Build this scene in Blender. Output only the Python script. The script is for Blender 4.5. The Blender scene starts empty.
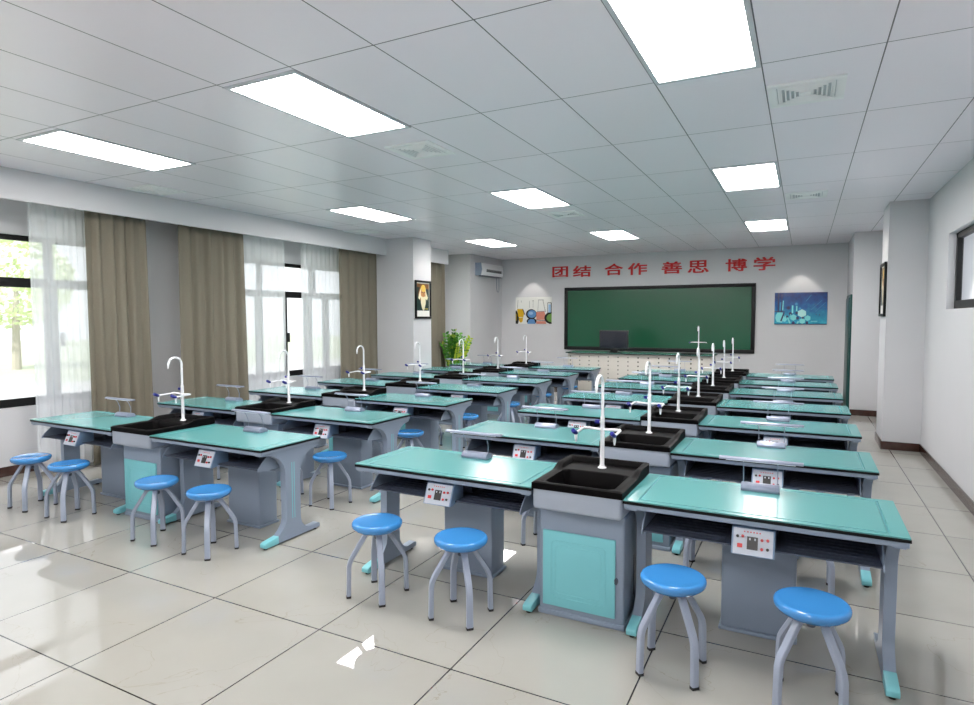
import bpy, bmesh, math, random
from mathutils import Vector, Matrix
random.seed(7)
C = bpy.context.scene
COL = C.collection
PI = math.pi

# ------------------------------------------------------------------ camera
cam_d = bpy.data.cameras.new('camera'); cam = bpy.data.objects.new('camera', cam_d); COL.objects.link(cam)
cam_d.sensor_width = 36; cam_d.lens = 613.8 / 974 * 36; cam_d.clip_end = 200
yaw, pitch, roll = .4766, -.0558, -.0011
Fw = Vector((-math.sin(yaw)*math.cos(pitch), math.cos(yaw)*math.cos(pitch), math.sin(pitch)))
Rt = Vector((math.cos(yaw), math.sin(yaw), 0)); Up = Rt.cross(Fw)
R2 = math.cos(roll)*Rt + math.sin(roll)*Up; U2 = -math.sin(roll)*Rt + math.cos(roll)*Up
M = Matrix((R2, U2, -Fw)).transposed().to_4x4(); M.translation = (-.4152, -2.9942, 1.6285)
cam.matrix_world = M
C.camera = cam

# ------------------------------------------------------------------ world, sun, exposure
C.view_settings.view_transform = 'Standard'; C.view_settings.look = 'None'
C.view_settings.gamma = 1; C.view_settings.use_curve_mapping = False
EXPOSURE = 1.0
C.view_settings.exposure = EXPOSURE
W = bpy.data.worlds.new('sky'); C.world = W; W.use_nodes = True
bg = W.node_tree.nodes['Background']; bg.inputs[0].default_value = (.90, .95, 1, 1); bg.inputs[1].default_value = .92
sd = bpy.data.lights.new('sun', 'SUN'); sd.energy = 2.4; sd.angle = .05; sd.color = (1, .96, .9)
sun = bpy.data.objects.new('sun', sd); COL.objects.link(sun)
sun.rotation_euler = Vector((-.12, .75, -.9)).to_track_quat('-Z', 'Y').to_euler()
LAMP_E = 16.4

# ------------------------------------------------------------------ materials
def lin(c):
    return tuple((v/255/12.92 if v/255 <= .04045 else ((v/255+.055)/1.055)**2.4) for v in c)
MATS = {}
def mat(name, rgb, rough=.5, metal=0, coat=0, spec=.5, emit=None, noise=0, nscale=20, trans=0):
    if name in MATS: return MATS[name]
    m = bpy.data.materials.new(name); m.use_nodes = True; MATS[name] = m
    nt = m.node_tree; b = nt.nodes['Principled BSDF']
    c = lin(rgb) + (1,)
    b.inputs['Base Color'].default_value = c; b.inputs['Roughness'].default_value = rough
    b.inputs['Metallic'].default_value = metal; b.inputs['Coat Weight'].default_value = coat
    b.inputs['Coat Roughness'].default_value = .05
    b.inputs['Specular IOR Level'].default_value = spec
    if trans: b.inputs['Transmission Weight'].default_value = trans
    if noise:
        tc = nt.nodes.new('ShaderNodeTexCoord'); n = nt.nodes.new('ShaderNodeTexNoise'); n.inputs['Scale'].default_value = nscale
        mx = nt.nodes.new('ShaderNodeMix'); mx.data_type = 'RGBA'
        mx.inputs['A'].default_value = tuple(v*(1-noise) for v in c[:3])+(1,); mx.inputs['B'].default_value = tuple(min(1, v*(1+noise)) for v in c[:3])+(1,)
        nt.links.new(tc.outputs['Object'], n.inputs['Vector']); nt.links.new(n.outputs['Fac'], mx.inputs['Factor'])
        nt.links.new(mx.outputs['Result'], b.inputs['Base Color'])
    if emit:
        b.inputs['Emission Color'].default_value = lin(emit[0])+(1,); b.inputs['Emission Strength'].default_value = emit[1]
    return m

def grid_mat(name, base, joint, ox, gx, oy, gy, wj, rough, vein=None, var=.03, coat=0, spec=.5, soft=1.0):
    m = bpy.data.materials.new(name); m.use_nodes = True; nt = m.node_tree; L = nt.links; N = nt.nodes
    b = N['Principled BSDF']; b.inputs['Roughness'].default_value = rough; b.inputs['Coat Weight'].default_value = coat; b.inputs['Coat Roughness'].default_value = .03
    b.inputs['Specular IOR Level'].default_value = spec
    tc = N.new('ShaderNodeTexCoord'); sp = N.new('ShaderNodeSeparateXYZ'); L.new(tc.outputs['Object'], sp.inputs[0])
    def mth(op, a, c=None):
        n = N.new('ShaderNodeMath'); n.operation = op
        for i, v in enumerate((a, c)):
            if v is None: continue
            if isinstance(v, (int, float)): n.inputs[i].default_value = v
            else: L.new(v, n.inputs[i])
        return n.outputs[0]
    cells = []; lines = []
    for ax, o, g in (('X', ox, gx), ('Y', oy, gy)):
        t = mth('DIVIDE', mth('SUBTRACT', sp.outputs[ax], o), g)
        cells.append(mth('FLOOR', t)); f = mth('FRACT', t)
        d = mth('MULTIPLY', mth('MINIMUM', f, mth('SUBTRACT', 1.0, f)), g)
        lines.append(mth('LESS_THAN', d, wj/2))
    ln = mth('MAXIMUM', lines[0], lines[1])
    cb = N.new('ShaderNodeCombineXYZ'); L.new(cells[0], cb.inputs[0]); L.new(cells[1], cb.inputs[1])
    wn = N.new('ShaderNodeTexWhiteNoise'); L.new(cb.outputs[0], wn.inputs['Vector'])
    mx = N.new('ShaderNodeMix'); mx.data_type = 'RGBA'; c = lin(base)
    mx.inputs['A'].default_value = tuple(v*(1-var) for v in c)+(1,); mx.inputs['B'].default_value = tuple(min(1, v*(1+var)) for v in c)+(1,)
    L.new(wn.outputs['Value'], mx.inputs['Factor']); out = mx.outputs['Result']
    if vein:
        off = N.new('ShaderNodeVectorMath'); off.operation = 'SCALE'; off.inputs['Scale'].default_value = 7.3; L.new(cb.outputs[0], off.inputs[0])
        ad = N.new('ShaderNodeVectorMath'); ad.operation = 'ADD'; L.new(off.outputs[0], ad.inputs[0]); L.new(tc.outputs['Object'], ad.inputs[1])
        nz = N.new('ShaderNodeTexNoise'); nz.inputs['Scale'].default_value = 1.3; nz.inputs['Detail'].default_value = 6; nz.inputs['Distortion'].default_value = .8
        L.new(ad.outputs[0], nz.inputs['Vector'])
        v = mth('ABSOLUTE', mth('SUBTRACT', nz.outputs['Fac'], .56)); v = mth('LESS_THAN', v, .0016)
        nz2 = N.new('ShaderNodeTexNoise'); nz2.inputs['Scale'].default_value = 2.0; L.new(ad.outputs[0], nz2.inputs['Vector'])
        v = mth('MULTIPLY', v, mth('MULTIPLY', nz2.outputs['Fac'], .5))
        m2 = N.new('ShaderNodeMix'); m2.data_type = 'RGBA'; L.new(v, m2.inputs['Factor']); L.new(out, m2.inputs['A']); m2.inputs['B'].default_value = lin(vein)+(1,)
        nz3 = N.new('ShaderNodeTexNoise'); nz3.inputs['Scale'].default_value = 2.2; nz3.inputs['Detail'].default_value = 4; L.new(ad.outputs[0], nz3.inputs['Vector'])
        m4 = N.new('ShaderNodeMix'); m4.data_type = 'RGBA'; m4.blend_type = 'MULTIPLY'; m4.inputs['Factor'].default_value = .18
        L.new(m2.outputs['Result'], m4.inputs['A']); L.new(nz3.outputs['Fac'], m4.inputs['B']); out = m4.outputs['Result']
    m3 = N.new('ShaderNodeMix'); m3.data_type = 'RGBA'; L.new(ln, m3.inputs['Factor']); L.new(out, m3.inputs['A']); m3.inputs['B'].default_value = lin(joint)+(1,)
    L.new(m3.outputs['Result'], b.inputs['Base Color'])
    return m

def mix_transparent(name, rgb, fac, kind):
    m = bpy.data.materials.new(name); m.use_nodes = True; nt = m.node_tree; N = nt.nodes; L = nt.links
    N.remove(N['Principled BSDF']); out = N['Material Output']; mx = N.new('ShaderNodeMixShader'); mx.inputs[0].default_value = fac
    t = N.new('ShaderNodeBsdfTransparent'); c = lin(rgb)+(1,)
    if kind == 'glass':
        g = N.new('ShaderNodeBsdfGlossy'); g.inputs['Roughness'].default_value = .02; g.inputs['Color'].default_value = c; src = g.outputs[0]
    else:
        d = N.new('ShaderNodeBsdfDiffuse'); d.inputs[0].default_value = c; e = N.new('ShaderNodeBsdfTranslucent'); e.inputs[0].default_value = c
        m2 = N.new('ShaderNodeMixShader'); m2.inputs[0].default_value = .45; L.new(d.outputs[0], m2.inputs[1]); L.new(e.outputs[0], m2.inputs[2]); src = m2.outputs[0]
    L.new(t.outputs[0], mx.inputs[1]); L.new(src, mx.inputs[2]); L.new(mx.outputs[0], out.inputs['Surface'])
    MATS[name] = m; return m

wallm = mat('wall_paint', (200, 201, 204), .6, noise=.02, nscale=3)
whitem = mat('white_trim', (225, 228, 230), .45)
ceilm = grid_mat('ceiling_panels', (246, 241, 249), (84, 86, 92), -.662, .59, .82, 1.186, .007, .3, var=.02, spec=.45)
floorm = grid_mat('polished_marble_tiles', (165, 164, 158), (42, 42, 42), -1.837, .798, -.615, .797, .007, .018, vein=(128, 112, 90), var=.02, spec=.8)
basem = mat('brown_marble', (66, 44, 38), .15, noise=.5, nscale=14)
blackm = mat('black_aluminium', (10, 10, 11), .4, spec=.3)
glassm = mix_transparent('window_glass', (255, 255, 255), .06, 'glass')
sheerm = mix_transparent('sheer_voile', (238, 242, 246), .68, 'cloth')
drape = mat('taupe_drape', (122, 117, 104), .85, spec=.1, noise=.06, nscale=60)
tealtop = mat('teal_glass_top', (84, 148, 149), .2, coat=0, spec=.5)
tealp = mat('teal_plastic', (122, 196, 204), .4, noise=.02, nscale=200)
edgem = mat('black_edge', (6, 7, 9), .5, spec=.2)
greym = mat('grey_metal', (134, 148, 166), .38, noise=.02, nscale=150)
stoolm = mat('stool_steel', (152, 162, 180), .35, noise=.02, nscale=150)
greyl = mat('light_grey_shell', (160, 170, 184), .4, noise=.02, nscale=150)
darkm = mat('dark_slate_plastic', (70, 77, 92), .45)
sinkm = mat('black_sink_resin', (9, 8, 9), .5, spec=.05, noise=.1, nscale=60)
whitep = mat('white_enamel', (236, 238, 242), .2, coat=.3)
bluek = mat('navy_knob', (28, 34, 130), .3)
alum = mat('brushed_aluminium', (142, 150, 170), .35, metal=.35)
seatm = mat('blue_seat', (58, 132, 196), .12, coat=.25, spec=.5)
rubber = mat('black_rubber', (15, 15, 16), .6)
screwm = mat('dark_screw', (80, 86, 98), .35, metal=.5)
panelw = mat('panel_face', (186, 194, 206), .35)
panelb = mat('panel_housing', (122, 148, 176), .35)
redm = mat('red_socket', (205, 40, 45), .3)
blk = mat('black_socket', (20, 20, 22), .35)
emitm = mat('light_diffuser', (255, 255, 255), .5, emit=((255, 250, 247), LAMP_E))
ventm = mat('vent_white', (246, 247, 248), .4)
ventd = mat('vent_dark', (190, 194, 200), .6)
redl = mat('red_letter', (196, 14, 20), .5)
chalk = mat('green_board', (31, 88, 62), .2, noise=.12, nscale=1.2)
charc = mat('charcoal_frame', (20, 22, 24), .5, spec=.3)
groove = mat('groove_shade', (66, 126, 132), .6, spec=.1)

# ------------------------------------------------------------------ mesh builder
class MB:
    def __init__(s): s.bm = bmesh.new()
    def _mi(s, fs, mi):
        for f in fs: f.material_index = mi
    def box(s, x0, x1, y0, y1, z0, z1, bev=0, mi=0, seg=2):
        return s.prism([(x0, y0), (x1, y0), (x1, y1), (x0, y1)], 'z', z0, z1, bev, mi, seg)
    def prism(s, poly, ax, a0, a1, bev=0, mi=0, seg=2):
        f = {'z': lambda p, a: (p[0], p[1], a), 'x': lambda p, a: (a, p[0], p[1]), 'y': lambda p, a: (p[0], a, p[1])}[ax]
        b = bmesh.new()
        v0 = [b.verts.new(f(p, a0)) for p in poly]; v1 = [b.verts.new(f(p, a1)) for p in poly]; n = len(poly)
        b.faces.new(v0); b.faces.new(v1)
        for i in range(n): b.faces.new((v0[i], v0[(i+1) % n], v1[(i+1) % n], v1[i]))
        bmesh.ops.recalc_face_normals(b, faces=b.faces)
        if bev:
            es = [e for e in b.edges if len(e.link_faces) == 2 and e.calc_face_angle(0) > .5]
            bmesh.ops.bevel(b, geom=es, offset=bev, segments=seg, affect='EDGES', profile=.5, clamp_overlap=True)
        s.merge(b, mi); return s
    def merge(s, b, mi=0):
        mp = {}
        for v in b.verts: mp[v] = s.bm.verts.new(v.co)
        for f in b.faces:
            try: nf = s.bm.faces.new([mp[v] for v in f.verts]); nf.material_index = f.material_index if mi is None else mi
            except ValueError: pass
        b.free()
    def sweep(s, pts, sec, ref=None, mi=0, scales=None):
        pts = [Vector(p) for p in pts]; b = bmesh.new(); rings = []; n = len(sec)
        t0 = (pts[1]-pts[0]).normalized()
        u = (ref if ref is not None else (Vector((0, 0, 1)) if abs(t0.z) < .9 else Vector((1, 0, 0))))
        u = Vector(u)
        for i, p in enumerate(pts):
            if i == 0: t = (pts[1]-p).normalized()
            elif i == len(pts)-1: t = (p-pts[i-1]).normalized()
            else: t = ((p-pts[i-1]).normalized()+(pts[i+1]-p).normalized()).normalized()
            u = (u - t*u.dot(t)).normalized(); w = t.cross(u); k = scales[i] if scales else 1
            rings.append([b.verts.new(p + (u*a + w*c)*k) for a, c in sec])
        for r0, r1 in zip(rings, rings[1:]):
            for j in range(n): b.faces.new((r0[j], r0[(j+1) % n], r1[(j+1) % n], r1[j]))
        b.faces.new(rings[0]); b.faces.new(rings[-1])
        bmesh.ops.recalc_face_normals(b, faces=b.faces); s.merge(b, mi); return s
    def tube(s, pts, r, n=10, mi=0, scales=None):
        return s.sweep(pts, [(r*math.cos(2*PI*k/n), r*math.sin(2*PI*k/n)) for k in range(n)], mi=mi, scales=scales)
    def lathe(s, prof, c=(0, 0, 0), n=32, mi=0):
        b = bmesh.new(); rings = []
        for r, z in prof:
            rings.append([b.verts.new((c[0]+r*math.cos(2*PI*k/n), c[1]+r*math.sin(2*PI*k/n), c[2]+z)) for k in range(n)])
        for r0, r1 in zip(rings, rings[1:]):
            for j in range(n): b.faces.new((r0[j], r0[(j+1) % n], r1[(j+1) % n], r1[j]))
        b.faces.new(rings[0]); b.faces.new(rings[-1])
        bmesh.ops.recalc_face_normals(b, faces=b.faces); s.merge(b, mi); return s
    def poly(s, pts, mi=0):
        f = s.bm.faces.new([s.bm.verts.new(p) for p in pts]); f.material_index = mi; return s
    def build(s, name, m, parent=None, ang=35):
        me = bpy.data.meshes.new(name); s.bm.to_mesh(me); s.bm.free()
        for x in (m if isinstance(m, (list, tuple)) else [m]): me.materials.append(x)
        for p in me.polygons: p.use_smooth = True
        me.set_sharp_from_angle(angle=math.radians(ang))
        o = bpy.data.objects.new(name, me); COL.objects.link(o)
        if parent: o.parent = parent
        return o

def tag(o, label=None, cat=None, group=None, kind=None):
    if label: o['label'] = label
    if cat: o['category'] = cat
    if group: o['group'] = group
    if kind: o['kind'] = kind
    return o
def thing(name, label, cat, loc=(0, 0, 0), rz=0, group=None):
    o = bpy.data.objects.new(name, None); COL.objects.link(o); o.location = loc; o.rotation_euler = (0, 0, rz)
    o.empty_display_size = .1
    return tag(o, label, cat, group)
def copy_tree(o, parent=None):
    c = o.copy(); COL.objects.link(c); c.parent = parent
    for ch in list(o.children): copy_tree(ch, c)
    return c
def struct(o): o['kind'] = 'structure'; return o

# ------------------------------------------------------------------ room
XW, XR, YB, H = -7.72, .876, 10.45, 3.04
YN = -4.7
struct(MB().box(XW-.2, XR+.3, YN-.2, YB+.2, -.2, 0).build('floor', floorm))
struct(MB().box(XW-.2, XR+.3, YN-.2, YB+.2, H, H+.3).build('ceiling', ceilm))
def wall_with_holes(name, x0, x1, ya, yb, holes, z1=H):
    m = MB(); y = ya
    for (h0, h1, z0, z2) in holes:
        m.box(x0, x1, y, h0, 0, z1); m.box(x0, x1, h0, h1, 0, z0); m.box(x0, x1, h0, h1, z2, z1); y = h1
    m.box(x0, x1, y, yb, 0, z1)
    return struct(m.build(name, wallm))
WIN1 = (-1.5, 1.72, .70, 2.505); WIN2 = (2.85, 5.75, .70, 2.505); WIN3 = (6.85, 8.6, .70, 2.505)
wall_with_holes('wall_left', XW-.2, XW, YN, YB, [WIN1, WIN2, WIN3])
RW = (2.6, 4.787, 1.715, 2.485)
wall_with_holes('wall_right', XR, XR+.28, YN, YB, [RW])
struct(MB().box(XW-.2, XR+.28, YB, YB+.2, 0, H).build('wall_far', wallm))
struct(MB().box(XW-.2, XR+.28, YN-.2, YN, 0, H).build('wall_near', wallm))
struct(MB().box(XW, -6.5, 5.98, 6.56, 0, H).build('wall_pillar_left', wallm))
struct(MB().box(XW, -6.955, 8.87, YB, 0, H).build('wall_pier_left', wallm))
struct(MB().box(.478, XR, 5.974, 6.66, 0, H).build('wall_pillar_right', wallm))
struct(MB().box(.29, XR, 8.88, YB, 0, H).build('wall_pier_right', wallm))
b = MB(); b.box(-7.10, -7.06, YN, 5.98, 2.75, H); b.box(-7.10, -7.06, 6.56, 8.12, 2.75, H); struct(b.build('trim_1', wallm))
def baseboard(name, segs):
    m = MB()
    for s in segs: m.box(*s, 0, .1, bev=.003)
    struct(m.build(name, basem))
t = .015
baseboard('baseboard_left', [(XW, XW+t, YN, 5.98)])
baseboard('baseboard_right', [(XR-t, XR, YN, 5.974), (XR-t, XR, 6.66, 8.88), (.478-t, XR-t, 5.974-t, 5.974), (.478-t, .478, 5.974, 6.66), (.29, XR-t, 8.88-t, 8.88)])
baseboard('baseboard_far', [(-6.955, .29-t, YB-t, YB), (-6.955, -6.955+t, 8.87, YB-t), (.29-t, .29, 9.95, YB-t)])
baseboard('baseboard_pillar', [(-6.5, -6.5+t, 5.98-t, 6.56), (XW+t, -6.5, 5.98-t, 5.98), (XW, -6.955+t, 8.87-t, 8.87)])

# windows
def window(name, wd, uprights, lowers, x=XW-.06, trans=True):
    y0, y1, z0, z1 = wd; w = .055; d = .05
    root = bpy.data.objects.new(name, None); COL.objects.link(root); root['kind'] = 'structure'; root.location = (x, y0, z0)
    def part(nm, boxes, m):
        q = MB()
        for bx in boxes: q.box(*[v - o for v, o in zip(bx, (x, x, y0, y0, z0, z0))])
        return q.build(nm, m, root)
    fr = [(x-d, x, y0, y1, z0, z0+.085), (x-d, x, y0, y1, z1-w, z1), (x-d, x, y0, y0+w, z0, z1), (x-d, x, y1-w, y1, z0, z1)]
    if trans: fr.append((x-d, x, y0, y1, 1.96, 2.06))
    part('window_frame', fr, blackm)
    for (a, c) in uprights: part('mullion', [(x-d, x, a, c, 2.06, z1-w)], blackm)
    for (a, c) in lowers: part('sash_post', [(x-d, x-.005, a, c, z0+.085, 1.96 if trans else z1-w)], blackm)
    part('pane', [(x-.03, x-.025, y0+w, y1-w, z0+.085, z1-w)], glassm)
    return root
w1 = window('window_1', WIN1, [(-.60, -.54), (.78, .86)], [(-.62, -.5), (.765, .895)])
h = MB().box(0, .03, 2.42-.02, 2.42+.02, .62, .78, bev=.006).build('window_handle', blackm, w1)
w2 = window('window_2', WIN2, [(3.72, 3.80), (4.83, 4.95)], [(3.68, 3.80), (4.255, 4.30), (4.70, 4.86), (5.15, 5.27)])
h = MB().box(0, .035, 1.43, 1.465, .55, .70, bev=.006).build('window_handle', blackm, w2)
h = MB().box(0, .035, 2.36, 2.40, .52, .66, bev=.006).build('window_handle', whitem, w2)
window('window_4', WIN3, [(7.7, 7.8)], [(7.7, 7.82)])
w3 = window('window_3', RW, [], [(3.6, 3.66)], x=XR+.115, trans=False)

# door on the pier near the board
d1 = bpy.data.objects.new('door_1', None); COL.objects.link(d1); d1.location = (.29, 8.93, 0); d1['kind'] = 'structure'
doorm = mat('dark_teal_door', (10, 66, 62), .35)
MB().box(-.045, 0, .05, .95, .005, 1.97, bev=.004).build('door_leaf', doorm, d1)
MB().box(-.03, 0, 0, .05, 0, 2.02).box(-.03, 0, .95, 1.0, 0, 2.02).box(-.03, 0, .05, .95, 1.97, 2.02).build('door_frame', doorm, d1)

# ------------------------------------------------------------------ curtains
def cloth(x, y0, y1, z0, z1, folds, amp, taper, seed, ny=140, nz=14):
    rnd = random.Random(seed); ph = [rnd.uniform(0, 6.28) for _ in range(4)]; m = bmesh.new(); g = []
    for j in range(nz+1):
        v = j/nz; z = z1 + (z0-z1)*v; row = []
        for i in range(ny+1):
            u = i/ny
            uu = u + .012*math.sin(5*u+ph[3])+.006*math.sin(3*v+9*u)
            a = math.sin(2*PI*folds*uu+ph[0])+.3*math.sin(2*PI*folds*1.73*uu+ph[1]+v*.7)+.3*math.sin(2*PI*folds*.41*uu+ph[2]-v)
            yy = y0 + (y1-y0)*u
            yy = y0 + (yy-y0)*(1+taper*v) if taper > 0 else y1 - (y1-yy)*(1-taper*v)
            row.append(m.verts.new((x + amp*a*(.7+.4*v), yy, z)))
        g.append(row)
    for j in range(nz):
        for i in range(ny): m.faces.new((g[j][i], g[j][i+1], g[j+1][i+1], g[j+1][i]))
    return m
def curtain(name, label, cat, mt, x, y0, y1, folds, amp, taper, seed, grp, thick, z0=.04, ny=140):
    q = MB(); q.bm.free(); q.bm = cloth(x, y0, y1, z0, 2.98, folds, amp, taper, seed, ny)
    o = q.build(name, mt, ang=180); tag(o, label, cat, grp)
    if thick:
        s = o.modifiers.new('thickness', 'SOLIDIFY'); s.thickness = thick
    return o
g = 'drapes along the window wall'
curtain('curtain', 'taupe full-length curtain at the right edge of the leftmost window', 'curtain', drape, -7.26, .90, 1.575, 5, .026, .035, 3, g, .006)
curtain('curtain', 'wide taupe curtain left of the middle window, right of the bare white wall strip', 'curtain', drape, -7.26, 2.03, 2.99, 6, .026, .05, 5, g, .006)
curtain('curtain', 'taupe curtain at the right edge of the middle window, beside the pillar', 'curtain', drape, -7.26, 4.92, 5.955, 5.5, .026, .004, 8, g, .006)
curtain('curtain', 'narrow taupe curtain behind the pillar, beyond its portrait', 'curtain', drape, -7.28, 7.1, 8.35, 7, .022, 0, 11, g, .006)
g = 'sheer white curtains'
curtain('sheer_curtain', 'white sheer curtain over the leftmost window, beside the taupe drape', 'curtain', sheerm, -7.40, .44, 1.1, 9, .009, .02, 21, g, 0)
curtain('sheer_curtain', 'white sheer curtain left of the uncovered strip of the middle window', 'curtain', sheerm, -7.40, 2.75, 3.89, 11, .009, 0, 22, g, 0)
curtain('sheer_curtain', 'white sheer curtain right of the uncovered strip of the middle window', 'curtain', sheerm, -7.40, 4.22, 5.2, 10, .009, 0, 23, g, 0)

# ------------------------------------------------------------------ ceiling lights and vents
def ceiling_light():
    r = thing('ceiling_light', '', 'ceiling light')
    q = MB()
    for bx in ((-.29, .29, -.588, -.552), (-.29, .29, .552, .588), (-.29, -.264, -.552, .552), (.264, .29, -.552, .552)): q.box(*bx, -.008, .0)
    q.build('frame', mat('lamp_frame', (206, 210, 216), .5), r)
    MB().box(-.264, .264, -.552, .552, -.004, -.001).build('diffuser', emitm, r)
    return r
LX = [(-.957, 'right-hand'), (-3.317, 'middle'), (-5.677, 'window-side')]
LY = [(-3.333, 'unseen'), (.262, 'nearest'), (3.80, 'middle'), (7.40, 'farthest')]  # unseen row is added to brighten the near end of the room
first = None
for x, nx in LX:
    for y, ny in LY:
        o = ceiling_light() if first is None else copy_tree(first)
        first = first or o; o.location = (x, y, H)
        if ny == 'unseen':
            tag(o, f'added ceiling light panel behind the viewpoint, above the near end of the {nx} column', 'ceiling light', 'ceiling light panels'); continue
        tag(o, f'rectangular ceiling light panel, {ny} of three in the {nx} column' if ny != 'middle' else f'rectangular ceiling light panel, second of three in the {nx} column', 'ceiling light', 'ceiling light panels')
def vent():
    r = thing('air_vent', '', 'air vent'); s = .213
    q = MB()
    for k, (a, z) in enumerate(((s, 0), (s-.055, -.004))):
        i = a - .05 if k == 0 else a-.012
        for bx in ((-a, a, -a, -i), (-a, a, i, a), (-a, -i, -i, i), (i, a, -i, i)): q.box(*bx, z-.012, z+.0, bev=.002)
    q.build('frame', ventm, r)
    MB().box(-s+.02, s-.02, -s+.02, s-.02, -.003, -.001).build('backing', ventd, r)
    q = MB()
    for k in range(5):
        a = .14 - k*.026
        for (p0, p1) in (((-a, -a), (a, -a)), ((a, -a), (a, a)), ((a, a), (-a, a)), ((-a, a), (-a, -a))):
            q.tube([(p0[0], p0[1], -.01), (p1[0], p1[1], -.01)], .0055, 4)
    q.box(-.03, .03, -.03, .03, -.014, -.006)
    q.build('louvre', ventm, r); return r
VP = [(-.44, 1.40, 'large-looking square ceiling vent at upper right, next to the nearest right-hand light'), (-.43, 5.03, 'small ceiling vent right of the middle right-hand light panel'),
      (-3.31, 1.40, 'ceiling vent just beyond the nearest middle-column light'), (-3.33, 4.98, 'ceiling vent just beyond the second middle-column light'),
      (-6.77, 1.40, 'ceiling vent at far left, below the nearest window-side light'), (-6.86, 5.03, 'ceiling vent above the middle window, near the left pillar top')]
first = None
for x, y, lb in VP:
    o = vent() if first is None else copy_tree(first)
    first = first or o; o.location = (x, y, H); tag(o, lb, 'air vent', 'ceiling vents')

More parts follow.
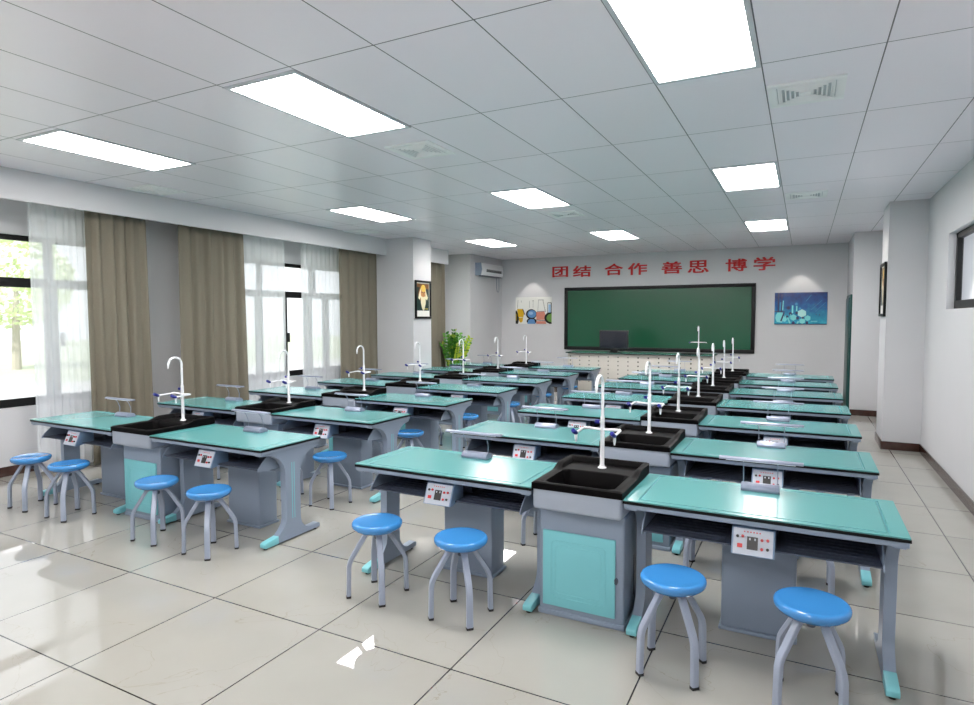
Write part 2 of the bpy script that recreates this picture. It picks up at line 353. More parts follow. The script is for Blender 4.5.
# ------------------------------------------------------------------ lab desk
DW, DD, DH, PITCH, SW = 1.2, .593, .7222, 1.2283, .495
def desk(detail=True):
    r = thing('lab_desk', '', 'desk')
    # glass top with a routed groove
    q = MB(); b = bmesh.new(); z1 = DH
    def rect(x0, y0, x1, y1, z): return [b.verts.new(p) for p in ((x0, y0, z), (x1, y0, z), (x1, y1, z), (x0, y1, z))]
    rings = [rect(.002, .002, DW-.002, DD-.002, z1-.007), rect(.002, .002, DW-.002, DD-.002, z1), rect(.068, .036, DW-.068, DD-.036, z1), rect(.071, .039, DW-.071, DD-.039, z1-.0035),
             rect(.079, .047, DW-.079, DD-.047, z1-.0035), rect(.082, .05, DW-.082, DD-.05, z1)]
    for ri, (a, c) in enumerate(zip(rings, rings[1:])):
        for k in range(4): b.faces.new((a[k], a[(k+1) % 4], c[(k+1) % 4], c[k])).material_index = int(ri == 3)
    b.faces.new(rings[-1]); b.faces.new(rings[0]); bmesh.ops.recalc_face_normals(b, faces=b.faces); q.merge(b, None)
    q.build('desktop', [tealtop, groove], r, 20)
    MB().box(0, DW, 0, DD, DH-.0205, DH-.0060, bev=.0015).build('edge_band', edgem, r)
    MB().box(.006, DW-.006, .006, DD-.006, DH-.045, DH-.0205, bev=.003).build('top_frame', greym, r)
    zt = DH-.045
    # legs
    for side in (0, 1):
        xa, xb = (.016, .065) if side == 0 else (DW-.065, DW-.016)
        prof = [(.012, zt), (.012, zt-.007)]
        for k in range(9):                     # front fillet under the top
            a = PI/2*k/8; prof.append((.04+.20*math.sin(a), zt-.010-.16*(1-math.cos(a))))
        prof += [(.242, .17), (.232, .135), (.205, .10), (.16, .062), (.06, .050), (.045, .044), (.040, .022), (.048, .014), (.58, .014), (.585, .022), (.583, .040), (.565, .050), (.49, .046)]
        for k in range(7):
            a = PI/2*k/6; prof.append((.49-.105*math.sin(a), .046+.105*(1-math.cos(a))))
        prof.append((.385, .5))
        for k in range(9):
            a = PI/2*k/8; prof.append((.385+.175*(1-math.cos(a)), zt-.18+.15*math.sin(a)))
        prof += [(DD-.012, zt-.022), (DD-.012, zt)]
        leg = MB().prism(prof, 'x', xa, xb, bev=.003, seg=1).build('leg', greym, r)
        MB().prism([(.165, .066), (.06, .0525), (.043, .046), (.037, .040), (.037, .018), (.046, .012), (.165, .012)], 'x', xa-.0015, xb+.0015, bev=.003).build('foot_cap', tealp, leg)
        for yy in (.065, .55): MB().lathe([(.014, 0), (.014, .008), (.008, .016)], (((xa+xb)/2), yy, 0), 10).build('levelling_foot', rubber, leg)
        if detail:
            xo = xb if side else xa-.001
            q = MB()
            for yy in (.300, .322): q.box(xo, xo+.001, yy, yy+.006, .16, .575)
            q.build('inlay_stripe', tealp, leg)
    # storage tray
    sl = .006
    prof = [(.06, .556), (.50, .545), (.50, zt), (.494, zt), (.494, .552), (.06, .563)]
    tray = MB().prism(prof, 'x', .09, DW-.09).box(.50, .52, .25, .494, .5625, zt).box(.68, .70, .25, .494, .5625, zt).box(.52, .68, .25, .27, .5625, zt)
    tray = tray.build('tray', darkm, r)
    for ra, rb_ in ((.11, .47), (.73, 1.09)):
        q = MB().box(ra, rb_, .09, .49, .560, .5615)
        for k in range(8):
            y = .10+k*.045; q.box(ra, rb_, y, y+.012, .5612, .5635)
        q.build('tray_liner', darkm, tray)
    ep = [(.045, .548), (.05, .566), (.075, .593), (.11, .625), (.155, .655), (.20, .669), (.22, zt), (.50, zt), (.50, .53), (.30, .536)]
    for (a, c) in ((.084, .09), (DW-.09, DW-.084)):
        MB().prism(ep, 'x', a, c).build('tray_end', greym, tray)
    MB().box(.066, DW-.066, .27, .35, .50, .543, bev=.004).build('crossbar', greym, r)
    # pedestal
    q = MB().box(.432, .782, .36, .54, .015, .5, bev=.012, seg=3).box(.422, .792, .348, .552, 0, .018, bev=.006)
    q.build('pedestal', greym, r)
    # control panel, tilted, on the tray front
    cx = .6; zb, zc = .54, .656
    pn = MB().prism([(.0, zb), (.05, zc), (.16, zc), (.16, zb+.02), (.02, zb-.004)], 'x', cx-.092, cx+.092, bev=.004).build('control_panel', panelb, r)
    if detail:
        n = Vector((0, -(zc-zb), .05)).normalized(); upv = Vector((0, .05, zc-zb)).normalized(); o0 = Vector((cx, .025, (zb+zc)/2)) + n*.0002; Hh = (Vector((0, .05, zc-zb))).length
        def on(x, v, d=0): return o0 + Vector((x, 0, 0)) + upv*v + n*d
        def plate(nm, x0, x1, v0, v1, d, m, par, extra=()):
            q = MB()
            for (a0, a1, b0, b1) in ((x0, x1, v0, v1),)+tuple(extra):
                p = [on(a0, b0), on(a1, b0), on(a1, b1), on(a0, b1)]; pt = [k + n*d for k in p]
                vs = [q.bm.verts.new(k) for k in p+pt]
                for ids in ((4, 5, 6, 7), (0, 1, 5, 4), (1, 2, 6, 5), (2, 3, 7, 6), (3, 0, 4, 7)): q.bm.faces.new([vs[i] for i in ids])
            return q.build(nm, m, par)
        plate('faceplate', -.084, .084, -.059, .059, .0016, panelw, pn)
        plate('printed_legend', -.04, -.034, .042, .047, .002, redm, pn, extra=[(-.026+k*.013, -.020+k*.013, .041, .047) for k in range(5)])
        plate('power_switch', -.066, -.044, -.030, -.012, .005, redm, pn)
        plate('mains_socket', -.025, .021, -.034, .024, .003, blk, pn)
        plate('socket_slots', -.016, -.010, .008, .018, .0038, panelw, pn, extra=[(.006, .012, .008, .018)])
        for (x, v, m) in ((-.066, .020, blk), (-.044, .022, redm), (.038, .014, redm), (.062, .016, redm), (.038, -.026, redm), (.062, -.024, blk)):
            q = MB(); c = on(x, v); q.tube([c, c+n*.008, c+n*.011], .0068, 10, scales=[1, 1, .7]); q.build('terminal', m, pn)
    return r
def lamp():
    r = thing('desk_lamp', '', 'desk lamp')      # origin at the base centre on the desktop
    prof = [(-.045, 0), (.045, 0), (.045, .010), (.030, .030), (-.012, .038), (-.035, .030), (-.045, .014)]
    MB().prism(prof, 'x', -.092, .092, bev=.002).build('base', alum, r)
    for x in (-.082, .082):
        MB().tube([(x, 0, .030), (x, .004, .08), (x, -.015, .13), (x, -.045, .166)], .0028, 6).build('rod', alum, r)
    sec = [(-.065, .161), (-.062, .171), (-.045, .176), (-.028, .171), (-.025, .161)]
    lb = MB().prism(sec, 'x', -.2, .2, bev=.0015).build('lamp_bar', alum, r)
    MB().box(-.165, .165, -.061, -.029, .1575, .1605).build('light_strip', mat('strip_diffuser', (235, 240, 246), .4), lb)
    return r
def sink():
    r = thing('sink_unit', '', 'sink')
    W_, D_ = SW-.003, .60
    # basin as a height field
    nx, ny = 44, 54; b = bmesh.new()
    def ss(a, c, x): t = min(1, max(0, (x-a)/(c-a))); return t*t*(3-2*t)
    def height(x, y):
        rim = .757 + .028*ss(.30, .42, y)
        e = min(x, W_-x); ey = D_-y
        inner = .752
        k = min(ss(.028, .046, e), ss(.028, .046, ey), ss(.02, .035, y))
        z = rim*(1-k)+inner*k
        bx = min(x-.055, W_-.055-x); by = min(y-.04, .36-y)
        # rounded-rectangle bowl
        rr = .05; dx = max(0, rr-bx); dy = max(0, rr-by); d = rr-math.hypot(dx, dy) if (bx < rr and by < rr) else min(bx, by)
        z -= .138*ss(0, .03, d)
        o = min(e, ey, y); z -= .006*(1-ss(0, .008, o))
        return z
    g = [[b.verts.new((W_*i/nx, D_*j/ny, height(W_*i/nx, D_*j/ny))) for i in range(nx+1)] for j in range(ny+1)]
    for j in range(ny):
        for i in range(nx): b.faces.new((g[j][i], g[j][i+1], g[j+1][i+1], g[j+1][i]))
    loop = [g[0][i] for i in range(nx+1)]+[g[j][nx] for j in range(1, ny+1)]+[g[ny][i] for i in range(nx-1, -1, -1)]+[g[j][0] for j in range(ny-1, 0, -1)]
    low = [b.verts.new((v.co.x, v.co.y, .718)) for v in loop]; n = len(loop)
    for i in range(n): b.faces.new((loop[(i+1) % n], loop[i], low[i], low[(i+1) % n]))
    bmesh.ops.recalc_face_normals(b, faces=b.faces)
    q = MB(); q.merge(b); q.build('basin', sinkm, r, 50)
    q = MB().box(.002, W_-.002, .004, D_-.01, .606, .74, bev=.02, seg=3)
    bmesh.ops.delete(q.bm, geom=[v for v in q.bm.verts if v.co.z > .73], context='VERTS')
    for v in q.bm.verts:
        if v.co.z > .7: v.co.z = .7178
    q.build('apron', greyl, r)
    cab = MB().prism([(.0, .608), (.0, .59), (.008, .56), (.008, 0), (W_-.008, 0), (W_-.008, .56), (W_, .59), (W_, .608)], 'y', .092, .585, bev=.014, seg=3)
    cab = cab.build('cabinet', greym, r)
    MB().box(.004, W_-.004, .086, .59, 0, .03, bev=.006).build('plinth', greym, r)
    # door with an embossed rounded panel
    dx0, dx1, dz0, dz1 = .035, .437, .06, .475
    door = MB().box(dx0, dx1, .080, .0925, dz0, dz1, bev=.002).build('door', tealp, r)
    def rr(x0, x1, z0, z1, rad, y):
        pts = []
        for cx, cz, a0 in ((x1-rad, z1-rad, 0), (x0+rad, z1-rad, PI/2), (x0+rad, z0+rad, PI), (x1-rad, z0+rad, 1.5*PI)):
            for k in range(6):
                a = a0+PI/2*k/5; pts.append((cx+rad*math.cos(a), y, cz+rad*math.sin(a)))
        return pts
    q = MB()
    for m_ in (.052, .075): q.tube(rr(dx0+m_, dx1-m_, dz0+m_, dz1-m_, .02, .0802)+[rr(dx0+m_, dx1-m_, dz0+m_, dz1-m_, .02, .0802)[0]], .0022, 6)
    q.build('embossed_moulding', tealp, door)
    MB().sweep([(.442, .0925, .26), (.442, .080, .26)], [(.017*math.cos(a), .017*math.sin(a)*.6) for a in [2*PI*k/14 for k in range(14)]]).build('latch', screwm, door)
    # side vents
    MB().box(W_-.0085, W_-.0065, .28, .292, .12, .34).box(W_-.0085, W_-.0065, .36, .372, .12, .34).build('side_slot', darkm, cab)
    # triple tap
    fx, fy = .245, .478
    f = MB().lathe([(.026, .750), (.026, .755), (.016, .762), (.013, .775), (.0125, 1.04), (.0135, 1.045), (.0115, 1.05), (.0105, 1.06)], (fx, fy, 0), 16)
    pts = [(fx, fy, 1.04), (fx, fy, 1.23)]
    for k in range(13):
        a = PI*k/12; pts.append((fx, fy-.062+.062*math.cos(a), 1.235+.062*math.sin(a)))
    pts.append((fx, fy-.1245, 1.226))
    f.tube(pts, .0092, 12); f.tube([(fx, fy-.1245, 1.23), (fx, fy-.126, 1.206)], .0062, 10)
    f = f.build('faucet', whitep, r)
    for sx in (-1, 1):
        e = fx+sx*.112
        q = MB().tube([(fx, fy, .978), (e-sx*.025, fy, .982), (e-sx*.007, fy-.006, .982), (e, fy-.025, .982), (e, .345, .975), (e, .325, .972)], .0075, 10)
        q.lathe([(.004, .922), (.006, .932), (.008, .948), (.008, .968)], (e, .335, 0), 12)
        q.build('side_spout', whitep, f)
        MB().tube([(e, .336, .972), (e-.003, .312, .984), (e-.005, .295, .994)], .0135, 12, scales=[.8, 1, .85]).build('tap_handle', bluek, f)
    MB().tube([(fx, fy, 1.02), (fx-.022, fy, 1.022)], .007).build('side_spout', whitep, f)
    MB().tube([(fx-.016, fy, 1.022), (fx-.042, fy, 1.022)], .012, 12).build('tap_handle', bluek, f)
    return r
def stool():
    r = thing('stool', '', 'stool')
    prof = [(.05, .392), (.118, .392), (.128, .396), (.134, .403), (.139, .405), (.142, .410), (.1455, .413), (.1475, .423), (.1465, .434), (.141, .4405), (.134, .4435), (.126, .443), (.10, .441), (.04, .4405), (.004, .4405)]
    MB().lathe(prof, n=48).build('seat', seatm, r, 50)
    q = MB().lathe([(.05, .380), (.05, .392)], n=20).lathe([(.017, .335), (.019, .338), (.019, .352), (.013, .356), (.013, .380)], n=14); q.build('screw_post', screwm, r)
    rn = lambda w, d: [(w/2-.004, -d/2), (w/2, -d/2+.004), (w/2, d/2-.004), (w/2-.004, d/2), (-w/2+.004, d/2), (-w/2, d/2-.004), (-w/2, -d/2+.004), (-w/2+.004, -d/2)]
    for k in range(4):
        a = PI/4+k*PI/2; d = Vector((math.cos(a), math.sin(a), 0)); side = Vector((-d.y, d.x, 0))
        path = [(.014, .370), (.048, .374), (.066, .366), (.079, .348), (.150, .232), (.161, .208), (.166, .182), (.170, .012)]
        leg = MB().sweep([d*p[0]+Vector((0, 0, p[1])) for p in path], rn(.034, .024), ref=side).build('leg', stoolm, r)
        MB().sweep([d*.170+Vector((0, 0, .0125)), d*.170], rn(.037, .027), ref=side).build('foot_tip', rubber, leg)
    return r

XL = -3.715
BLK = [('right', -2*DW-SW, 'right-hand block'), ('left', XL-2*DW-SW, 'window-side block')]
ROW = ['front', 'second', 'third', 'fourth', 'fifth', 'sixth', 'last']
proto = {}
def inst(kind, fn):
    if kind not in proto: proto[kind] = fn(); return proto[kind]
    return copy_tree(proto[kind])
SKIP = set()          # stools completely hidden behind the desks in front of them
for k in range(7):
    for si in (0, 1):
        if k >= 2 or (k == 1 and si == 0): SKIP.add(('right', k, 0, si)); SKIP.add(('left', k, 0, si))
        if k >= 3: SKIP.add(('right', k, 1, si))
    if k >= 4: SKIP.add(('left', k, 1, 0))
for bi, (bn, bx, bl) in enumerate(BLK):
    for k in range(7):
        y = k*PITCH; rw = ROW[k]
        for di, (dx, dn) in enumerate(((0, 'left'), (DW+SW, 'right'))):
            o = inst('desk_near', lambda: desk(True)) if k < 4 else inst('desk_far', lambda: desk(False))
            o.location = (bx+dx, y, 0)
            tag(o, f'teal-topped lab desk {dn} of the sink, {rw} row, {bl}', 'desk', 'teal lab desks')
            o = inst('lamp', lamp); o.location = (bx+dx+.6, y+.50, DH)
            tag(o, f'slim grey desk lamp on the desk {dn} of the sink, {rw} row, {bl}', 'desk lamp', 'desk lamps on the lab desks')
            for si, (sx, sn) in enumerate(((.275, 'left'), (.842, 'right'))):
                if (bn, k, di, si) in SKIP: continue
                o = inst('stool', stool); o.location = (bx+dx+sx, y-.135, 0)
                tag(o, f'{sn} blue stool at desk {dn} of sink, {rw} row, {bl}', 'stool', 'round blue stools')
        o = inst('sink', sink); o.location = (bx+DW+.0015, y, 0)
        tag(o, f'black sink with white swan-neck tap, {rw} row, {bl}', 'sink', 'sinks between the lab desks')

# ------------------------------------------------------------------ far wall: board, motto, prints
yb = YB
bd = thing('chalkboard', 'long green chalkboard in a black frame on the far wall', 'chalkboard', (-3.31, yb, .91))
X0, X1 = -2.02, 2.02
MB().box(X0, X1, -.045, 0, 0, .075, bev=.004).box(X0, X1, -.045, 0, 1.345, 1.415, bev=.004).box(X0, X0+.075, -.045, 0, .075, 1.345, bev=.004).box(X1-.075, X1, -.045, 0, .075, 1.345, bev=.004).build('frame', charc, bd)
MB().box(X0+.06, X1-.06, -.02, -.001, .06, 1.36).build('board_surface', chalk, bd)
CH = [('团', 552.8, 567.9, 266.5, 277.2), ('结', 573.4, 590.8, 265.5, 277), ('合', 605, 622.8, 263.5, 275.3), ('作', 628.3, 647, 262.8, 275),
      ('善', 662, 681.9, 261.4, 273.8), ('思', 688, 708.6, 260.2, 273), ('博', 725.8, 746.8, 258.6, 271.4), ('学', 753.8, 775.2, 256.8, 270.4)]
def unp(u, v, Y):
    d = Fw*1.0 + R2*((u-487)/613.8) + U2*((352.5-v)/613.8); o = Vector((-.4152, -2.9942, 1.6285)); t = (Y-o.y)/d.y; return o+d*t
CHB = [(-5.637, -5.273, 2.588, 2.829), (-5.134, -4.717, 2.588, 2.852), (-4.384, -3.968, 2.594, 2.877), (-3.842, -3.424, 2.602, 2.886), (-3.093, -2.665, 2.598, 2.88), (-2.536, -2.100, 2.600, 2.886), (-1.744, -1.318, 2.598, 2.889), (-1.180, -.752, 2.597, 2.908)]
ordn = ['first', 'second', 'third', 'fourth', 'fifth', 'sixth', 'seventh', 'eighth']
for i, (ch, a, c, v0, v1) in enumerate(CH):
    p0 = unp(a, v1, yb); p1 = unp(c, v0, yb)
    cu = bpy.data.curves.new('txt', 'FONT'); cu.body = ch; cu.size = 1; cu.extrude = .02; cu.offset = 0
    to = bpy.data.objects.new('txt', cu); COL.objects.link(to)
    dg = bpy.context.evaluated_depsgraph_get(); me = bpy.data.meshes.new_from_object(to.evaluated_get(dg))
    bpy.data.objects.remove(to); bpy.data.curves.remove(cu)
    xs = [v.co.x for v in me.vertices]; ys = [v.co.y for v in me.vertices]
    x0, x1, y0, y1 = min(xs), max(xs), min(ys), max(ys)
    cx_, cz_ = (p0.x+p1.x)/2, (p0.z+p1.z)/2; wx, wz = p1.x-p0.x, p1.z-p0.z
    for v in me.vertices:
        x, y, z = v.co; v.co = ((x-(x0+x1)/2)/(x1-x0)*wx, -.008-z*.35, (y-(y0+y1)/2)/(y1-y0)*wz)
    bt = bmesh.new()
    for ki, (sx_, sz_) in enumerate(((-.0075, -.005), (.0075, -.005), (-.0075, .005), (.0075, .005), (0, 0))):
        b2 = bmesh.new(); b2.from_mesh(me); bmesh.ops.translate(b2, verts=b2.verts, vec=(sx_, -.0004*ki, sz_)); tmp = bpy.data.meshes.new('t'); b2.to_mesh(tmp); b2.free(); bt.from_mesh(tmp); bpy.data.meshes.remove(tmp)
    bt.to_mesh(me); bt.free()
    me.materials.clear(); me.materials.append(redl); me.name = 'wall_character'
    o = bpy.data.objects.new('wall_character', me); COL.objects.link(o); o.location = (cx_, yb, cz_)
    tag(o, f'{ordn[i]} red character from the left in the motto above the chalkboard', 'wall lettering', 'red motto characters above the board')

def print_mesh(W_, H_, shapes, mats, bgi=0):
    """flat artwork in the local XZ plane facing -Y, origin at the lower left corner; later shapes lie on earlier ones"""
    q = MB(); q.box(0, W_, -.012, 0, 0, H_, mi=bgi)
    for i, (mi, pts) in enumerate(shapes):
        d = -.0122-.00012*i
        q.poly([(min(1, max(0, x))*W_, d, min(1, max(0, z))*H_) for x, z in pts], mi)
    return q, mats
def ell(cx, cz, rx, rz, n=20, a0=0, a1=2*PI): return [(cx+rx*math.cos(a0+(a1-a0)*k/n), cz+rz*math.sin(a0+(a1-a0)*k/n)) for k in range(n if a1-a0 > 6.2 else n+1)]
def pm(name, rgb): return mat('print_'+name, rgb, .3)
def bar(x0, z0, x1, z1, w): 
    dx, dz = x1-x0, z1-z0; L_ = math.hypot(dx, dz); nx_, nz_ = -dz/L_*w/2, dx/L_*w/2
    return [(x0+nx_, z0+nz_), (x0-nx_, z0-nz_), (x1-nx_, z1-nz_), (x1+nx_, z1+nz_)]
# flasks print: 0 white 1 yellow 2 blue 3 salmon 4 green 5 black 6 grey 7 light blue 8 dark yellow
fm = [pm('white', (222, 224, 220)), pm('yellow', (214, 170, 24)), pm('blue', (92, 142, 196)), pm('salmon', (208, 134, 116)), pm('green', (104, 146, 70)), pm('black', (16, 16, 24)), pm('grey', (120, 124, 132)), pm('pale_blue', (150, 186, 222)), pm('olive', (150, 130, 20))]
S = [(5, [(0, 0), (.07, .0), (.10, .2), (.05, .45), (.03, .5), (0, .5)]), (8, [(0, .12), (.03, .12), (.03, .35), (0, .4)]), (1, [(.04, .56), (.19, .56), (.24, .38), (.22, .25), (.08, .25)]), (5, bar(.20, .56, .26, .34, .022)), (1, [(.09, .22), (.21, .24), (.2, .1), (.15, .03), (.10, .1)]), (6, bar(.07, .9, .05, .58, .01)), (6, bar(.16, .88, .16, .8, .01)),
     (5, ell(.44, .36, .15, .19)), (2, ell(.455, .37, .12, .145)), (7, ell(.43, .40, .06, .06)), (5, ell(.45, .10, .14, .12)), (2, [(.33, 0), (.36, .13), (.42, .18), (.52, .17), (.56, 0)]), (6, bar(.39, .86, .39, .6, .008)), (6, bar(.49, .84, .49, .6, .008)), (5, bar(.47, .86, .51, .86, .02)),
     (3, [(.58, .44), (.80, .46), (.84, .3), (.82, .15), (.58, .15)]), (5, bar(.58, .14, .84, .12, .02)), (3, [(.58, 0), (.58, .1), (.83, .1), (.86, 0)]), (6, bar(.64, .88, .62, .45, .008)), (5, bar(.76, .88, .83, .44, .010)), (6, bar(.63, .89, .78, .89, .02)), (6, bar(.60, .46, .82, .47, .02)),
     (5, ell(1.0, .22, .20, .23)), (4, ell(1.0, .22, .14, .16)), (5, bar(.89, .78, .89, .38, .012)), (5, bar(.985, .78, .985, .4, .02)), (5, bar(.89, .78, .99, .78, .02)), (7, [(.91, .72), (.97, .72), (.97, .42), (.91, .42)])]
r = thing('wall_print', 'wall print of coloured laboratory flasks, left of the chalkboard', 'wall print', (-6.575, yb, 1.495))
q, ms = print_mesh(.925, .63, S, fm); q.build('print_sheet', ms, r)
# blue chemistry print
def bluepaper():
    m = mat('print_blue_paper', (20, 90, 160), .25); nt = m.node_tree; N = nt.nodes; L = nt.links; b_ = N['Principled BSDF']
    tc = N.new('ShaderNodeTexCoord'); sp = N.new('ShaderNodeSeparateXYZ'); L.new(tc.outputs['Object'], sp.inputs[0])
    nz = N.new('ShaderNodeTexNoise'); nz.inputs['Scale'].default_value = 14; nz.inputs['Detail'].default_value = 5; L.new(tc.outputs['Object'], nz.inputs['Vector'])
    a = N.new('ShaderNodeMath'); a.operation = 'MULTIPLY_ADD'; L.new(nz.outputs['Fac'], a.inputs[0]); a.inputs[1].default_value = .5
    s1 = N.new('ShaderNodeMath'); s1.operation = 'SUBTRACT'; s1.inputs[0].default_value = .72; L.new(sp.outputs['Z'], s1.inputs[1])
    L.new(s1.outputs[0], a.inputs[2]); cr = N.new('ShaderNodeValToRGB'); L.new(a.outputs[0], cr.inputs[0])
    e = cr.color_ramp.elements; e[0].position = .32; e[0].color = lin((4, 24, 92))+(1,); e[1].position = 1.0; e[1].color = lin((50, 170, 196))+(1,)
    k = e.new(.6); k.color = lin((6, 84, 150))+(1,); L.new(cr.outputs[0], b_.inputs['Base Color']); return m
bmats = [bluepaper(), pm('navy', (6, 20, 78)), pm('aqua', (120, 214, 216)), pm('cyan', (36, 142, 188)), pm('pale_aqua', (176, 230, 226))]
def hexa(cx, cz, r_): return [(cx+r_*math.cos(PI/6+PI/3*k)*.68, cz+r_*math.sin(PI/6+PI/3*k)) for k in range(6)]
S = [(1, bar(.075, 1, .075, .38, .03)), (1, bar(.14, .95, .14, .38, .02)), (2, [(.03, .30), (.06, .38), (.16, .38), (.2, .2), (.15, .06), (.05, .08), (.02, .2)]), (1, bar(.13, .10, .19, .38, .03)), (1, bar(.0, .41, .2, .41, .03)), (2, [(.21, .3), (.25, .15), (.21, .08), (.17, .1)]), (2, bar(.17, .75, .16, .45, .02)), (3, bar(.12, .7, .11, .45, .02)),
     (2, bar(.35, .6, .35, .35, .03)), (2, bar(.43, .58, .43, .42, .025)), (4, hexa(.53, .35, .13)), (2, hexa(.37, .22, .10)), (2, hexa(.54, .11, .09)), (2, hexa(.64, .2, .09)), (2, bar(.24, .28, .31, .03, .03)), (2, bar(.47, .1, .44, .02, .03)), (1, ell(.27, .52, .035, .055)), (1, ell(.31, .34, .03, .05)), (1, ell(.43, .36, .025, .045)), (1, ell(.45, .2, .03, .05)), (1, ell(.37, .05, .03, .05)), (1, ell(.25, .25, .02, .035)), (1, ell(.63, .06, .025, .04)), (1, ell(.55, .21, .022, .035)), (3, ell(.49, .5, .02, .035)), (3, ell(.42, .64, .025, .04)), (2, bar(.32, .33, .27, .12, .012)), (1, ell(.86, .3, .012, .02)), (1, ell(.8, .31, .01, .016)),
     (1, bar(.76, .65, .83, .58, .012)), (1, bar(.92, .58, .99, .52, .012)), (2, bar(.7, .1, .82, .1, .02)), (3, bar(.6, .72, .7, .92, .01)), (3, bar(.7, .45, .9, .75, .01)), (3, bar(.78, .4, .97, .68, .01)), (1, bar(.0, .01, 1, .01, .03))]
r = thing('wall_print', 'blue chemistry wall print with flasks and molecules, right of the chalkboard', 'wall print', (-.945, yb, 1.50))
q, ms = print_mesh(.915, .622, S, bmats); q.build('print_sheet', ms, r)
# generic portraits on the two pillars (not any known painting)
portm = [pm('port_white', (232, 232, 226)), pm('deep_green', (30, 52, 48)), pm('brown', (120, 78, 36)), pm('gold', (226, 190, 84)), pm('skin', (196, 138, 88)), pm('beard', (232, 222, 190)), pm('dark', (50, 34, 28))]
P = [(1, [(.06, .18), (.94, .18), (.94, .96), (.06, .96)]), (2, [(.06, .86), (.94, .80), (.94, .96), (.06, .96)]), (2, ell(.45, .66, .3, .22)), (3, ell(.52, .80, .18, .13)), (5, [(.22, .68), (.34, .84), (.36, .60), (.26, .5), (.15, .54)]), (5, [(.66, .84), (.74, .7), (.86, .56), (.8, .48), (.68, .52)]), (4, ell(.5, .68, .17, .14)), (3, ell(.53, .77, .12, .05)), (6, bar(.38, .71, .47, .70, .02)), (6, bar(.54, .70, .63, .71, .02)), (2, bar(.51, .70, .50, .62, .03)), (5, [(.34, .60), (.5, .57), (.68, .60), (.70, .40), (.60, .22), (.52, .18), (.42, .24), (.34, .40)]), (4, bar(.45, .585, .57, .585, .018)), (3, bar(.62, .23, .86, .23, .025))]
def portrait(label, loc, rz, W_, H_):
    r = thing('framed_portrait', label, 'framed picture', loc, rz, 'framed portraits on the pillars')
    q, ms = print_mesh(W_-.06, H_-.06, P, portm)
    o = q.build('picture', ms, r); o.location = (-W_/2+.03, 0, .03)
    w = .035
    MB().box(-W_/2, W_/2, -.03, 0, 0, w, bev=.003).box(-W_/2, W_/2, -.03, 0, H_-w, H_, bev=.003).box(-W_/2, -W_/2+w, -.03, 0, w, H_-w, bev=.003).box(W_/2-w, W_/2, -.03, 0, w, H_-w, bev=.003).build('frame', blackm, r)
portrait('black-framed portrait of a bearded person on the window-side pillar', (-6.5, 6.275, 1.625), PI/2, .50, .675)
portrait('black-framed portrait seen edge-on on the right-hand pillar', (.478, 6.28, 1.645), -PI/2, .52, .675)

# ------------------------------------------------------------------ teacher's bench
tb = thing('demonstration_bench', 'long white perforated teacher bench with dark glass top before the chalkboard', 'bench', (-4.71, 8.8, 0))
L_ = 2.84
tgl = mat('dark_teal_glass', (96, 150, 140), .08, coat=.5)
MB().box(0, L_, 0, .62, .925, .937, bev=.002).build('edge_band', edgem, tb)
MB().box(.004, L_-.004, .004, .616, .9372, .944).build('top', tgl, tb)
benchw = mat('bench_white', (188, 185, 178), .4)
q = MB().box(.03, L_-.03, .05, .58, .04, .925, bev=.004)
for i in range(14):
    for j in range(7):
        x = .09+i*.196; z = .86-j*.082
        q.box(x-.013, x+.013, .0485, .05, z-.013, z+.013, mi=1 if i > 6 else 2)
q.build('front_panel', [benchw, blk, mat('hole_grey', (110, 110, 108), .5)], tb)
MB().box(.05, L_-.05, .07, .56, 0, .04).build('plinth', blk, tb)
bs = MB().box(L_-.62, L_-.24, .10, .45, .9442, .955, bev=.004).build('sink_basin', sinkm, tb)
fx, fy = L_-.33, .48
f = MB().lathe([(.024, .944), (.024, .95), (.011, .96), (.010, 1.2), (.009, 1.42)], (fx, fy, 0), 12)
pts = [(fx, fy, 1.40)]+[(fx, fy-.05+.05*math.cos(PI*k/8), 1.42+.05*math.sin(PI*k/8)) for k in range(9)]+[(fx, fy-.1, 1.38)]
f.tube(pts, .010, 10); f = f.build('faucet', whitep, tb)
MB().tube([(fx-.15, fy-.03, 1.16), (fx-.12, fy, 1.165), (fx+.12, fy, 1.165), (fx+.15, fy-.03, 1.16)], .0085, 8).build('side_spout', whitep, f)
MB().tube([(fx-.17, fy-.04, 1.16), (fx-.145, fy-.03, 1.16)], .012, 8).build('tap_handle', bluek, f)
mo = thing('computer_monitor', 'black flat computer monitor standing on the teacher bench', 'monitor', (-3.785, 9.05, .944))
scr = mat('dark_screen', (20, 24, 34), .12, coat=.4)
MB().box(-.29, .29, -.02, .02, .07, .44, bev=.004).build('housing', mat('screen_housing', (22, 23, 26), .35), mo)
MB().box(-.27, .27, -.0212, -.0202, .09, .42).build('screen', scr, mo)
MB().box(-.06, .06, .02, .04, .01, .3, bev=.003).box(-.065, .065, -.02, .05, .0, .07, bev=.003).build('stand', blackm, mo)
MB().box(-.12, .12, -.08, .10, 0, .012, bev=.003).build('foot', blackm, mo)

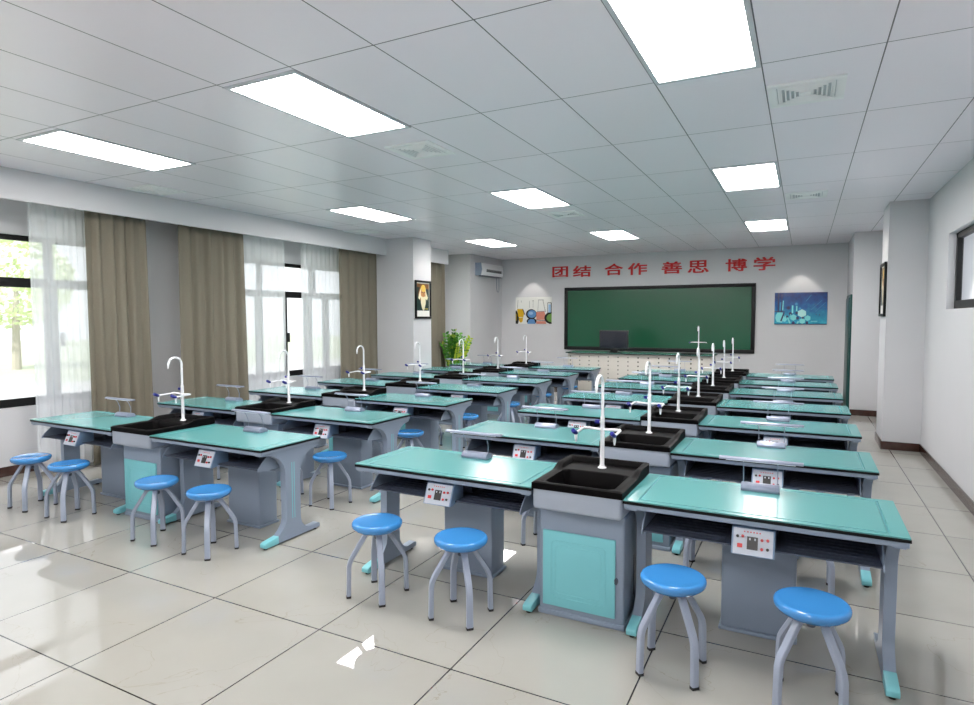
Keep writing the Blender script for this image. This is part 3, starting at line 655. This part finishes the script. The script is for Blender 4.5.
# ------------------------------------------------------------------ air conditioner
ac = thing('air_conditioner', 'white wall-mounted air conditioner on the pier left of the far wall', 'air conditioner', (-6.955, 9.1, 2.585))
MB().prism([(0, 0), (.13, .0), (.155, .05), (.162, .13), (.155, .25), (.135, .275), (0, .275)], 'y', .03, 1.12, bev=.006).build('casing', whitem, ac)
MB().prism([(0, -.005), (.135, -.005), (.167, .13), (.14, .28), (0, .28)], 'y', 0, .03, bev=.004).build('end_cap', greym, ac)
q = MB()
for k in range(14): q.box(.154, .165, .25+k*.055, .285+k*.055, .085+.0, .145)
q.build('grille', blackm, ac)
MB().box(.03, .145, .1, 1.05, -.012, .004).build('outlet_flap', darkm, ac)
MB().tube([(.03, 1.02, .0), (.03, 1.02, -.25), (.03, 1.05, -.33), (.03, 1.10, -.34), (.03, 1.14, -.30), (.03, 1.14, .02)], .007, 8).build('drain_hose', greym, ac)

# ------------------------------------------------------------------ potted plant
pl = thing('potted_plant', 'leafy green potted plant in front of the pier, behind the window-side desks', 'plant', (-7.02, 8.25, 0))
MB().lathe([(.13, 0), (.15, .02), (.19, .34), (.2, .36), (.185, .36), (.17, .32)], n=28).build('pot', mat('pot_glaze', (200, 196, 186), .3), pl)
MB().lathe([(.17, .30), (.172, .32)], n=24).build('soil', mat('soil', (48, 36, 28), .9), pl)
leafm = [mat('leaf_green', (84, 150, 44), .35, noise=.3, nscale=8), mat('leaf_young', (172, 192, 60), .35, noise=.2, nscale=8), mat('leaf_dark', (52, 112, 36), .35, noise=.3, nscale=8)]
for k in range(22):
    a = random.uniform(0, 2*PI); lean = random.uniform(.05, .46); hh = random.uniform(.80, 1.10) - lean*.35
    base = Vector((.06*math.cos(a), .06*math.sin(a), .31)); tip = Vector((lean*math.cos(a), lean*math.sin(a)*.8, .31+hh))
    mid = (base+tip)/2 + Vector((-.06*math.cos(a), -.06*math.sin(a), .08)); q = MB(); P_ = []
    for i in range(15):
        u = i/14; P_.append(base*(1-u)**2+mid*2*u*(1-u)+tip*u*u)
    q.tube(P_, .009, 6, scales=[1-.7*i/14 for i in range(15)])
    young = random.random() < .25
    for i in range(4, 15):
        t_ = (P_[i]-P_[i-1]).normalized(); s_ = t_.cross(Vector((math.sin(a*3+k), math.cos(a*2), .3))).normalized()
        for sg in (-1, 1):
            ln = random.uniform(.085, .13)*(1 if i < 12 else .8); d = (s_*sg*.85+t_*.55+Vector((0, 0, random.uniform(-.15, .2)))).normalized(); n_ = d.cross(t_).normalized()
            w_ = d.cross(n_).normalized()*ln*.27; p = P_[i]; up = n_*ln*.07
            c0, c1, c2, c3 = p, p+d*ln*.35, p+d*ln*.7, p+d*ln
            mi = 1 if (young and i > 6) or random.random() < .08 else random.choice((0, 0, 2))
            q.poly([c0, c1+w_+up, c1], mi); q.poly([c0, c1, c1-w_+up], mi)
            q.poly([c1, c1+w_+up, c2+w_*.8+up, c2], mi); q.poly([c1, c2, c2-w_*.8+up, c1-w_+up], mi)
            q.poly([c2, c2+w_*.8+up, c3], mi); q.poly([c2, c3, c2-w_*.8+up], mi)
    bmesh.ops.remove_doubles(q.bm, verts=q.bm.verts, dist=.0001)
    q.build('frond', leafm, pl, 60)

# ------------------------------------------------------------------ picture spotlights
def spot(x, y, z, tgt, e):
    d = bpy.data.lights.new('picture_spot', 'SPOT'); d.energy = e; d.spot_size = math.radians(62); d.spot_blend = .45; d.color = (1, .93, .84); d.shadow_soft_size = .02
    o = bpy.data.objects.new('picture_spot', d); COL.objects.link(o); o.location = (x, y, z); o.rotation_euler = (Vector(tgt)-Vector((x, y, z))).to_track_quat('-Z', 'Y').to_euler()
spot(-6.12, yb-.45, 2.98, (-6.12, yb, .9), 15)
spot(-.5, yb-.45, 2.98, (-.5, yb, .9), 15)
spot(-6.5+.26, 6.27, 2.98, (-6.5, 6.27, 1.5), 6)
spot(.478-.26, 6.3, 2.98, (.478, 6.3, 1.5), 9)

# ------------------------------------------------------------------ outdoors beyond the windows
struct(MB().box(-60, XW-.2, -40, 50, -.35, -.3).build('ground', mat('lawn', (176, 184, 160), .9, noise=.15, nscale=1.5)))
struct(MB().box(-20, -16.5, -40, 50, -.299, -.28).build('path', mat('pale_asphalt', (200, 200, 198), .9)))
def tree(x, y, h_, s):
    r = thing('garden_tree', 'pale green tree outside, seen through the leftmost window', 'tree', (x, y, -.3))
    MB().tube([(0, 0, 0), (.05, 0, h_*.3), (0, .08, h_*.55)], .14, 8, scales=[1.2, .9, .6]).build('trunk', mat('bark', (176, 170, 156), .9), r)
    q = MB(); rnd = random.Random(s)
    for i in range(1500):
        d = Vector((rnd.gauss(0, 1), rnd.gauss(0, 1), rnd.gauss(0, .8))).normalized()*rnd.uniform(.5, 1)**.5*h_*.36
        c = Vector((0, 0, h_*.64))+d; a = Vector((rnd.gauss(0, 1), rnd.gauss(0, 1), rnd.gauss(0, 1))).normalized()*.13; b_ = a.orthogonal().normalized()*.08
        q.poly([c-a, c+b_, c+a, c-b_])
    q.build('crown', mat('garden_leaf', (214, 226, 178), .8), r)
tree(-27, 9.5, 5.5, 2)
